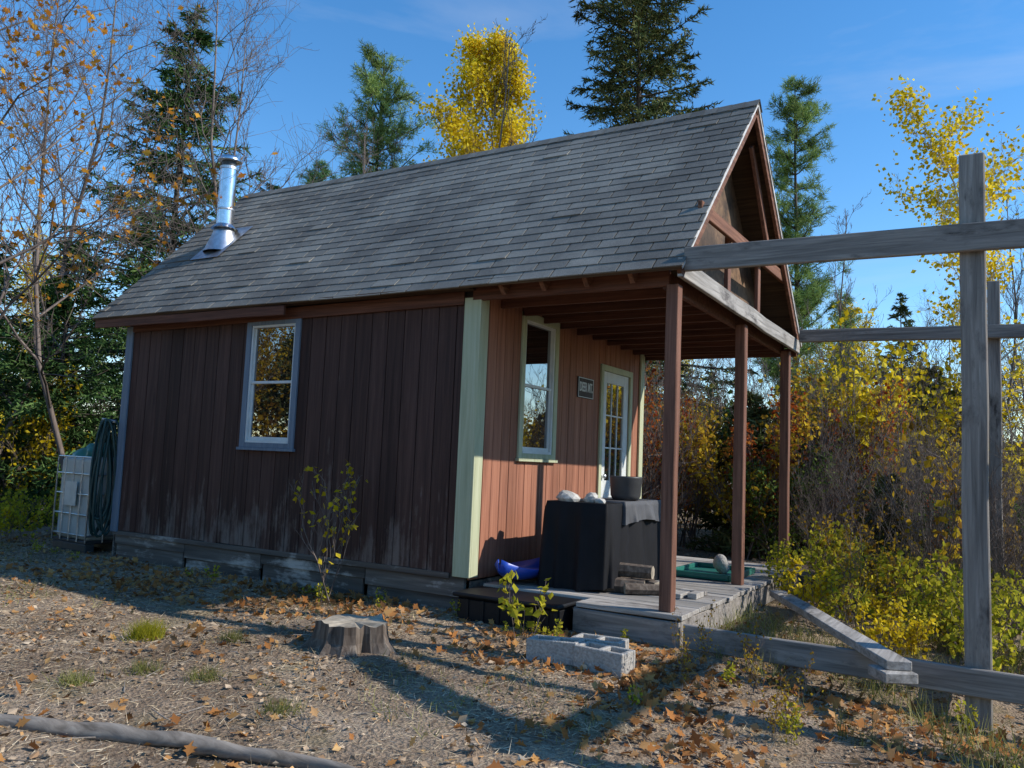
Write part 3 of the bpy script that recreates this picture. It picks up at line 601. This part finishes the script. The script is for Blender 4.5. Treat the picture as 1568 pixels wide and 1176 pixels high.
def decid_mesh(name,h,seed,leafmat,barkmat,nleaf=8,leaf=.08,trunk=.08,spread=.5,depth=3,nb=12,first=.3,stems=1,up=.35,blen=.3,wr=.7,cl=.12,keep=1.,oak=False):
    r=np.random.default_rng(seed); S0=[];S1=[];R0=[];R1=[];LP=[]
    def grow(p,d,l,rad,dep):
        n=7 if dep==depth else 5; P=[p]; dd=d.copy()
        for i in range(n):
            dd=unit(dd+r.normal(0,.10 if dep==depth else .17,3)+np.array([0,0,up*.12 if dep<depth else .03])); P.append(P[-1]+dd*l/n)
        P=np.array(P); rr=rad*(1-np.linspace(0,1,n+1)*.82); S0.append(P[:-1]);S1.append(P[1:]);R0.append(rr[:-1]);R1.append(rr[1:])
        if dep>0:
            m=nb if dep==depth else max(3,int(nb*.5))
            for k in range(m):
                a=(first+(1-first)*(k+r.random())/m) if dep==depth else r.uniform(.25,1)
                q=np.array([np.interp(a,np.linspace(0,1,n+1),P[:,i]) for i in range(3)])
                az=k*2.4+r.uniform(-.5,.5); o=np.array([math.cos(az),math.sin(az),0])
                if dep<depth: o=unit(r.normal(size=3))
                tang=unit(P[min(n,int(a*n)+1)]-P[int(min(a*n,n-1))])
                nd=unit(tang*(1-spread)+o*spread+np.array([0,0,up*.3]))
                ll=l*blen*(1.25-a*.8 if dep==depth else r.uniform(.6,1.1))*(1 if dep==depth else 1.6)*(r.uniform(.7,1.25))
                grow(q,nd,ll,rad*(1-a*.8)*.5+.002,dep-1)
        if dep<=1 and nleaf and r.random()<keep:
            m=nleaf; a=r.uniform(.3,1,m); q=np.stack([np.interp(a,np.linspace(0,1,n+1),P[:,i]) for i in range(3)],1); LP.append(q+r.normal(0,cl,(m,3)))
    for s in range(stems):
        b=np.array([r.normal(0,.06),r.normal(0,.06),-.05]) if stems>1 else np.array([0,0,-.1]); d=unit(np.array([r.normal(0,.22),r.normal(0,.22),1])) if stems>1 else unit(np.array([r.normal(0,.05),r.normal(0,.05),1]))
        grow(b,d,h*(r.uniform(.6,1) if stems>1 else 1),trunk*(1 if stems==1 else r.uniform(.5,1)),depth)
    a,b=segs_vf(np.vstack(S0),np.vstack(S1),np.maximum(np.concatenate(R0),.0025),np.maximum(np.concatenate(R1),.0025),4)
    wd=mk(name+'_wood',a,b,barkmat,link=False,smooth=True); lf=None
    if LP:
        V,F=(oakleaf(np.vstack(LP),leaf,r,.1) if oak else kites(np.vstack(LP),leaf,r,0,wr)); lf=mk(name+'_leaves',V,F,leafmat,link=False)
    return lf,wd
def pos(off_deg,D):
    d=np.array([-math.sin(YAW),math.cos(YAW)]); rt=np.array([d[1],-d[0]]); return CAM[:2]+d*D+rt*D*math.tan(math.radians(off_deg))
def plant(name,meshes,xy,rz=0,s=1,parent=None):
    e=empty(name,(xy[0],xy[1],float(gh(xy[0],xy[1]))-.02)); e.rotation_euler=(0,0,rz); e.scale=(s,s,s)
    if parent: e.parent=parent
    for i,m in enumerate(meshes):
        if m is None: continue
        o=bpy.data.objects.new('foliage' if i==0 else 'trunk_and_limbs',m); COL.objects.link(o); o.parent=e
    return e
SPA=spruce_mesh('spruceA',11.,3.7,1,M['spruce'],42,1.1,.13,.05,.02,.78)
SPB=spruce_mesh('spruceB',17.0,3.6,2,M['spruce2'],64,1.25,.16,.05,.022,.5)
SPC=spruce_mesh('spruceC',5.,2.1,3,M['spruce'],24,1.0,.07)
SPF=spruce_mesh('spruceF',9.,2.2,13,M['spruce2'],24,.55,.1,.05,.034,.8)
PIA=pine_mesh('pineA',13.4,2.7,4,M['pine'],.14,.3,28)
PIB=pine_mesh('pineB',13.4,1.9,5,M['pine'],.12,.25,30)
BIA=decid_mesh('birchA',15.6,6,M['yellow'],M['birchbark'],7,.13,.10,.5,3,26,.3,1,.6,.2,.8,.22,.72)
BIB=decid_mesh('birchB',8.5,7,M['yellow'],M['birchbark'],5,.09,.05,.5,3,18,.2,1,.5,.24,.8,.16,.7)
BIC=decid_mesh('birchC',8.,17,M['gold'],M['twig'],4,.09,.05,.5,3,16,.25,1,.5,.26,.8,.16,.6)
BRA=decid_mesh('bareA',10.,8,None,M['twig'],0,.1,.06,.55,3,18,.2,1,.5,.32)
BRB=decid_mesh('bareB',8.,9,None,M['twig'],0,.1,.045,.45,3,14,.2,1,.6,.22)
MAP=decid_mesh('maple',10.5,10,M['orange'],M['twig'],2,.11,.07,.6,3,18,.25,1,.4,.36,.9,.06,.6,True)
plant('spruce_tree',SPA,pos(-22.8,18),0,1.02); plant('spruce_tree',SPC,pos(-28.5,15),1,1.0); plant('spruce_tree',SPC,pos(-33,17),2,1.15)
plant('spruce_tree',SPB,pos(8.1,22),0,1.0); plant('spruce_tree',SPA,pos(-17,25),2,.85)
plant('pine_tree',PIA,pos(-10.2,24)); plant('pine_tree',PIB,pos(18.9,25),1,1.03); plant('pine_tree',PIB,pos(-14,30),3,.9); plant('pine_tree',PIB,pos(-6.5,30),1,.85); plant('pine_tree',PIB,pos(22,32),2,.62)
plant('birch_tree',BIA,pos(-2.4,26)); plant('birch_tree',BIB,pos(31.3,15),0,1.0); plant('birch_tree',BIB,pos(-30.5,22),2,.75); plant('birch_tree',BIB,pos(33,19),2,1.1)
plant('bare_tree',BRA,pos(-27,13.5),0,1.0); plant('bare_tree',BRA,pos(-20,16),2,1.0); plant('bare_tree',BRB,pos(24.2,18),0,.95); plant('bare_tree',BRB,pos(2.5,23),1,1.7); plant('bare_tree',BRB,pos(-6,24),1,1.4); plant('bare_tree',BRB,pos(-14,20),4,1.2); plant('bare_tree',BRA,pos(-33,14),4,1.05); plant('bare_tree',BRB,pos(29,20),3,1.1); plant('bare_tree',BRB,pos(-17,15),2,1.1)
plant('maple_tree',MAP,pos(-32.5,10.5),0,.9)
# bare tree beyond the timber frame on the sunny side: thin shadows on the yard
plant('bare_tree',BRB,(12.5,-1.2),2,1.1)
SH=[decid_mesh('shY',3.2,20,M['gold'],M['twig'],5,.08,.018,.4,2,12,.15,4,.4,.3,.7,.09),
    decid_mesh('shG',2.4,21,M['green'],M['twig'],7,.08,.016,.45,2,12,.1,5,.4,.3,.7,.09),
    decid_mesh('shR',3.0,22,M['red'],M['twig'],3,.075,.016,.4,2,12,.2,4,.4,.3,.7,.08),
    decid_mesh('shB',3.6,23,None,M['twig'],0,.07,.014,.4,2,14,.1,6,.5,.3),
    decid_mesh('shYG',2.8,24,M['yellow'],M['twig'],4,.085,.016,.4,2,12,.15,4,.4,.3,.75,.1)]
CON=spruce_mesh('conif_small',2.6,.95,30,M['spruce2'],16,1.0,.04)
us=empty('understory_brush'); r=np.random.default_rng(77)
def scatter(n,o0,o1,D0,D1,wts,smin=.8,smax=1.3,parent=us):
    for i in range(n):
        off=r.uniform(o0,o1); D=r.uniform(D0,D1); q=pos(off,D)
        if -6.8<q[0]<2.6 and -2<q[1]<4.6: continue
        k=r.choice(6,p=wts); m=SH[k] if k<5 else CON
        plant('brush',m,q,r.uniform(0,6),r.uniform(smin,smax),parent)
# order: gold, green, red, bare, yellow, conifer
scatter(24,6,21,12.5,15,[.1,.24,.15,.38,.03,.1],.7,1.1)
scatter(26,21,36,12.5,15,[.2,.14,.04,.42,.1,.1],.6,1.0)
scatter(26,6,21,15,21,[.1,.2,.1,.33,.05,.22],.9,1.4)
scatter(36,21,45,15,21,[.16,.12,.03,.35,.17,.17],.9,1.5)
scatter(5,21.5,25.5,13,15,[.3,0,0,0,.7,0],1.1,1.4)
scatter(18,20,36,10.3,12.5,[.12,.12,.03,.6,.1,.03],.45,.75)
scatter(34,-38,-14,14,22,[.12,.25,.03,.3,.08,.22],.8,1.4)
df=empty('distant_forest')
TM=[SPF,SPF,BRA,BIB,BIC,SPF]; TS=[.8,1.0,.85,.85,.85,.65]
for i in range(80):
    off=r.uniform(-45,50); D=r.uniform(27,40); q=pos(off,D); k=r.integers(0,6)
    plant('forest_tree',TM[k],q,r.uniform(0,6),TS[k]*r.uniform(.8,1.1),df)
for i in range(46):
    a=r.uniform(-math.pi*.62,math.pi*.22); R=r.uniform(19,30); q=(R*math.cos(a),R*math.sin(a))
    plant('forest_tree',[SPF,SPF,BIC][i%3],q,a,r.uniform(.8,1.05)*(1 if R>22 else .85),df)
for i in range(40):
    ang=math.radians(r.uniform(198,248)); R=r.uniform(9,18); q=(-2.5+R*math.cos(ang),R*math.sin(ang))
    k=i%4
    if k==3: plant('forest_tree',BIC,q,i,r.uniform(.6,.9),df)
    elif k==2: plant('forest_tree',SPF,q,i,r.uniform(.6,.9),df)
    elif k==1: plant('brush',SH[0],q,i,1.6,us)
    else: plant('brush',CON,q,i,r.uniform(1.2,2),us)

# near plants
SAP=decid_mesh('sapling',1.35,31,M['yellow'],M['twig'],1,.06,.009,.35,2,8,.25,4,.6,.32,.75,.02,.7)
plant('sapling_shrub',SAP,(-1.1,-.62),0,1.0)
WEED=decid_mesh('weed',.55,32,M['ygreen'],M['twig'],3,.075,.005,.4,1,7,.3,3,.5,.35,.8,.03)
plant('leafy_seedling',WEED,(.95,-.68),0,1.0)
TH=[decid_mesh('thickA',1.1,33,M['ygreen'],M['twig'],3,.07,.006,.4,2,8,.2,4,.5,.33,.8,.05,.8),decid_mesh('thickB',.9,34,M['yellow'],M['twig'],3,.065,.006,.4,2,8,.2,3,.5,.33,.8,.05,.8),WEED,
    decid_mesh('thickC',1.7,35,M['gold'],M['twig'],1,.06,.006,.35,2,8,.2,4,.5,.3,.8,.03)]
tk=empty('yellow_green_thicket')
def nearplank(x,y):
    a=np.array([2.2,1.95]);b=np.array([3.5,-.62]);p=np.array([x,y]); t=np.clip(((p-a)@(b-a))/((b-a)@(b-a)),0,1); q=a+t*(b-a); dcam=CAM[:2]-q
    d=p-q
    return np.linalg.norm(d)<.22 or (np.dot(d,dcam/np.linalg.norm(dcam))>0 and np.linalg.norm(d)<.75)
for i in range(110):
    x=r.uniform(2.1,6.2); y=r.uniform(.4,5.2)
    if nearplank(x,y): continue
    plant('thicket_stem',TH[r.choice(4,p=[.42,.22,.18,.18])],(x,y),r.uniform(0,6),r.uniform(.45,.85),tk)
for i in range(16): plant('thicket_stem',[TH[3],SH[3]][i%2],(r.uniform(3.2,7.2),r.uniform(2.5,6.5)),r.uniform(0,6),[1.25,.6][i%2]*r.uniform(.85,1.15),tk)
for i in range(44):
    x,y=r.uniform(2.2,5.5),r.uniform(-1.7,-.2)
    if nearplank(x,y): continue
    plant('thicket_stem',TH[r.choice(4,p=[.1,.05,.5,.35])],(x,y),r.uniform(0,6),r.uniform(.25,.5),tk)
for i in range(20): plant('thicket_stem',TH[2],(r.uniform(-6.5,1.8),r.uniform(-.6,-.15)),r.uniform(0,6),r.uniform(.2,.42),tk)
for i in range(18): plant('thicket_stem',TH[r.integers(0,3)],(r.uniform(-8.5,-6.6),r.uniform(-1,3)),r.uniform(0,6),r.uniform(.5,.9),tk)
def inside(x,y): return ((x>-5.1)&(x<.02)&(y>-.02)&(y<3.9))|((x>0)&(x<2)&(y>-.1)&(y<3.9))
def litter(name,n,size,mat,box,seed,flat=.8,wr=.7,oak=False):
    r=np.random.default_rng(seed); x=r.uniform(box[0],box[1],n); y=r.uniform(box[2],box[3],n)
    den=np.sin(x*1.9+seed)*np.sin(y*2.3+x*.7)+.5*np.sin(x*5+y*3); k=(r.random(n)<.55+.4*den)&~inside(x,y); x=x[k];y=y[k]
    P=np.c_[x,y,gh(x,y)+r.uniform(.006,.02,len(x))]; V,F=(oakleaf(P,size,r,flat) if oak else kites(P,size,r,flat,wr)); return mk(name,V,F,mat)
litter('leaf_litter',65000,.032,M['litter'],(-8,8,-6,5),1)
litter('leaf_litter',14000,.055,M['litter'],(-9,9,-6,9),2,.65)
litter('oak_leaf_litter',5500,.065,M['oakl'],(-8,8,-5.2,2),3,.6,.8,True)
litter('oak_leaf_litter',3500,.07,M['oakl'],(-5,2.2,-1.4,-.05),13,.5,.8,True)
litter('oak_leaf_litter',4000,.07,M['oakl'],(2.0,5.5,-2.6,-.2),14,.5,.8,True)
litter('leaf_litter',14000,.1,M['litter'],(-22,22,4,22),4,.6,.8)
def strands(name,n,ln,w,mat,box,seed,up=.15,thr=None):
    r=np.random.default_rng(seed); x=r.uniform(box[0],box[1],n); y=r.uniform(box[2],box[3],n)
    k=~inside(x,y)
    if thr is not None: k&=(np.sin(x*1.3+seed)*np.sin(y*1.9+seed*2)+.4*np.sin(x*6+y*5)>thr)
    x=x[k];y=y[k]; m=len(x); d=r.normal(size=(m,3)); d[:,2]=np.abs(d[:,2])*up+up*.6
    V,F=blades(np.c_[x,y,gh(x,y)+.004],d,ln,w,r); return mk(name,V,F,mat)
strands('dry_straw',60000,.07,.0016,M['straw'],(-7,7,-5.5,0),5,.12)
strands('grass',9000,.07,.0025,M['grass'],(-7,7,-3,-.05),6,1.2,.5)
strands('grass',24000,.2,.003,M['grass'],(2,8,-1.2,6),8,1.6,.0)
def tuft(x,y,n,ln,mat,seed):
    r=np.random.default_rng(seed); P=np.c_[x+r.normal(0,.05,n),y+r.normal(0,.05,n),np.full(n,float(gh(x,y)))]; d=r.normal(0,.5,(n,3)); d[:,2]=np.abs(d[:,2])+.8
    V,F=blades(P,d,ln,.002,r); mk('grass_tuft',V,F,mat)
tuft(-1.1,-2.35,900,.13,M['ygreen'],9)
for i in range(6): tuft(r.uniform(-4,3.5),r.uniform(-3.5,-1.2),200,.08,M['grass'],60+i)
rs=np.random.default_rng(12); n=420; x=rs.uniform(-6,6,n); y=rs.uniform(-5,-.3,n); a=rs.uniform(0,6.28,n); l=rs.uniform(.04,.22,n)
P0=np.c_[x,y,gh(x,y)+.012]; P1=P0+np.c_[np.cos(a)*l,np.sin(a)*l,rs.uniform(0,.02,n)]
V,F=segs_vf(P0,P1,rs.uniform(.002,.005,n),rs.uniform(.001,.003,n),5); mk('fallen_twigs',V,F,M['logw'])

# ---------------------------------------------------------------- light, sky, camera
s=Vector((math.cos(SUN_E)*math.cos(SUN_A),math.cos(SUN_E)*math.sin(SUN_A),math.sin(SUN_E)))
sl=bpy.data.lights.new('sun','SUN'); sl.energy=5.0; sl.angle=math.radians(.5); sl.color=(1,.95,.87)
so=bpy.data.objects.new('sun',sl); COL.objects.link(so); so.rotation_euler=s.to_track_quat('Z','Y').to_euler(); so.location=s*30
wd=bpy.data.worlds.new('World'); scene.world=wd; wd.use_nodes=True; nt=wd.node_tree; nt.nodes.clear()
sk=N(nt,'ShaderNodeTexSky'); sk.sky_type='NISHITA'; sk.sun_disc=False; sk.sun_elevation=SUN_E; sk.sun_rotation=math.pi/2-SUN_A; sk.ozone_density=2.0; sk.dust_density=0.0; sk.altitude=300
hs=N(nt,'ShaderNodeHueSaturation',Saturation=1.3,Value=1.5); bg=N(nt,'ShaderNodeBackground',Strength=.15); wo=N(nt,'ShaderNodeOutputWorld')
nt.links.new(sk.outputs[0],hs.inputs['Color'])
tc=N(nt,'ShaderNodeTexCoord'); mp=N(nt,'ShaderNodeMapping'); mp.inputs['Scale'].default_value=(1.2,1.2,4.5); nz=N(nt,'ShaderNodeTexNoise',Scale=1.6,Detail=7.0,Roughness=.55,Distortion=.4)
nt.links.new(tc.outputs['Generated'],mp.inputs[0]); nt.links.new(mp.outputs[0],nz.inputs['Vector'])
cr=ramp(nt,[(0,0,0),(.3,.3,.3)],[.56,.82]); nt.links.new(nz.outputs[0],cr.inputs[0])
mx=N(nt,'ShaderNodeMix',data_type='RGBA'); nt.links.new(cr.outputs[0],mx.inputs[0]); nt.links.new(hs.outputs[0],mx.inputs[6]); mx.inputs[7].default_value=(5.5,5.8,6.2,1)
nt.links.new(mx.outputs[2],bg.inputs[0]); nt.links.new(bg.outputs[0],wo.inputs[0])
cd=bpy.data.cameras.new('camera'); co=bpy.data.objects.new('camera',cd); COL.objects.link(co)
cd.lens=1267.68/1568*36; cd.sensor_width=36; cd.clip_end=1500; cd.clip_start=.05
co.matrix_world=Matrix.Translation(CAM)@Matrix.Rotation(YAW,4,'Z')@Matrix.Rotation(math.pi/2+PITCH,4,'X')@Matrix.Rotation(ROLL,4,'Z')
scene.camera=co
scene.view_settings.view_transform='Standard'; scene.view_settings.look='None'; scene.view_settings.exposure=0
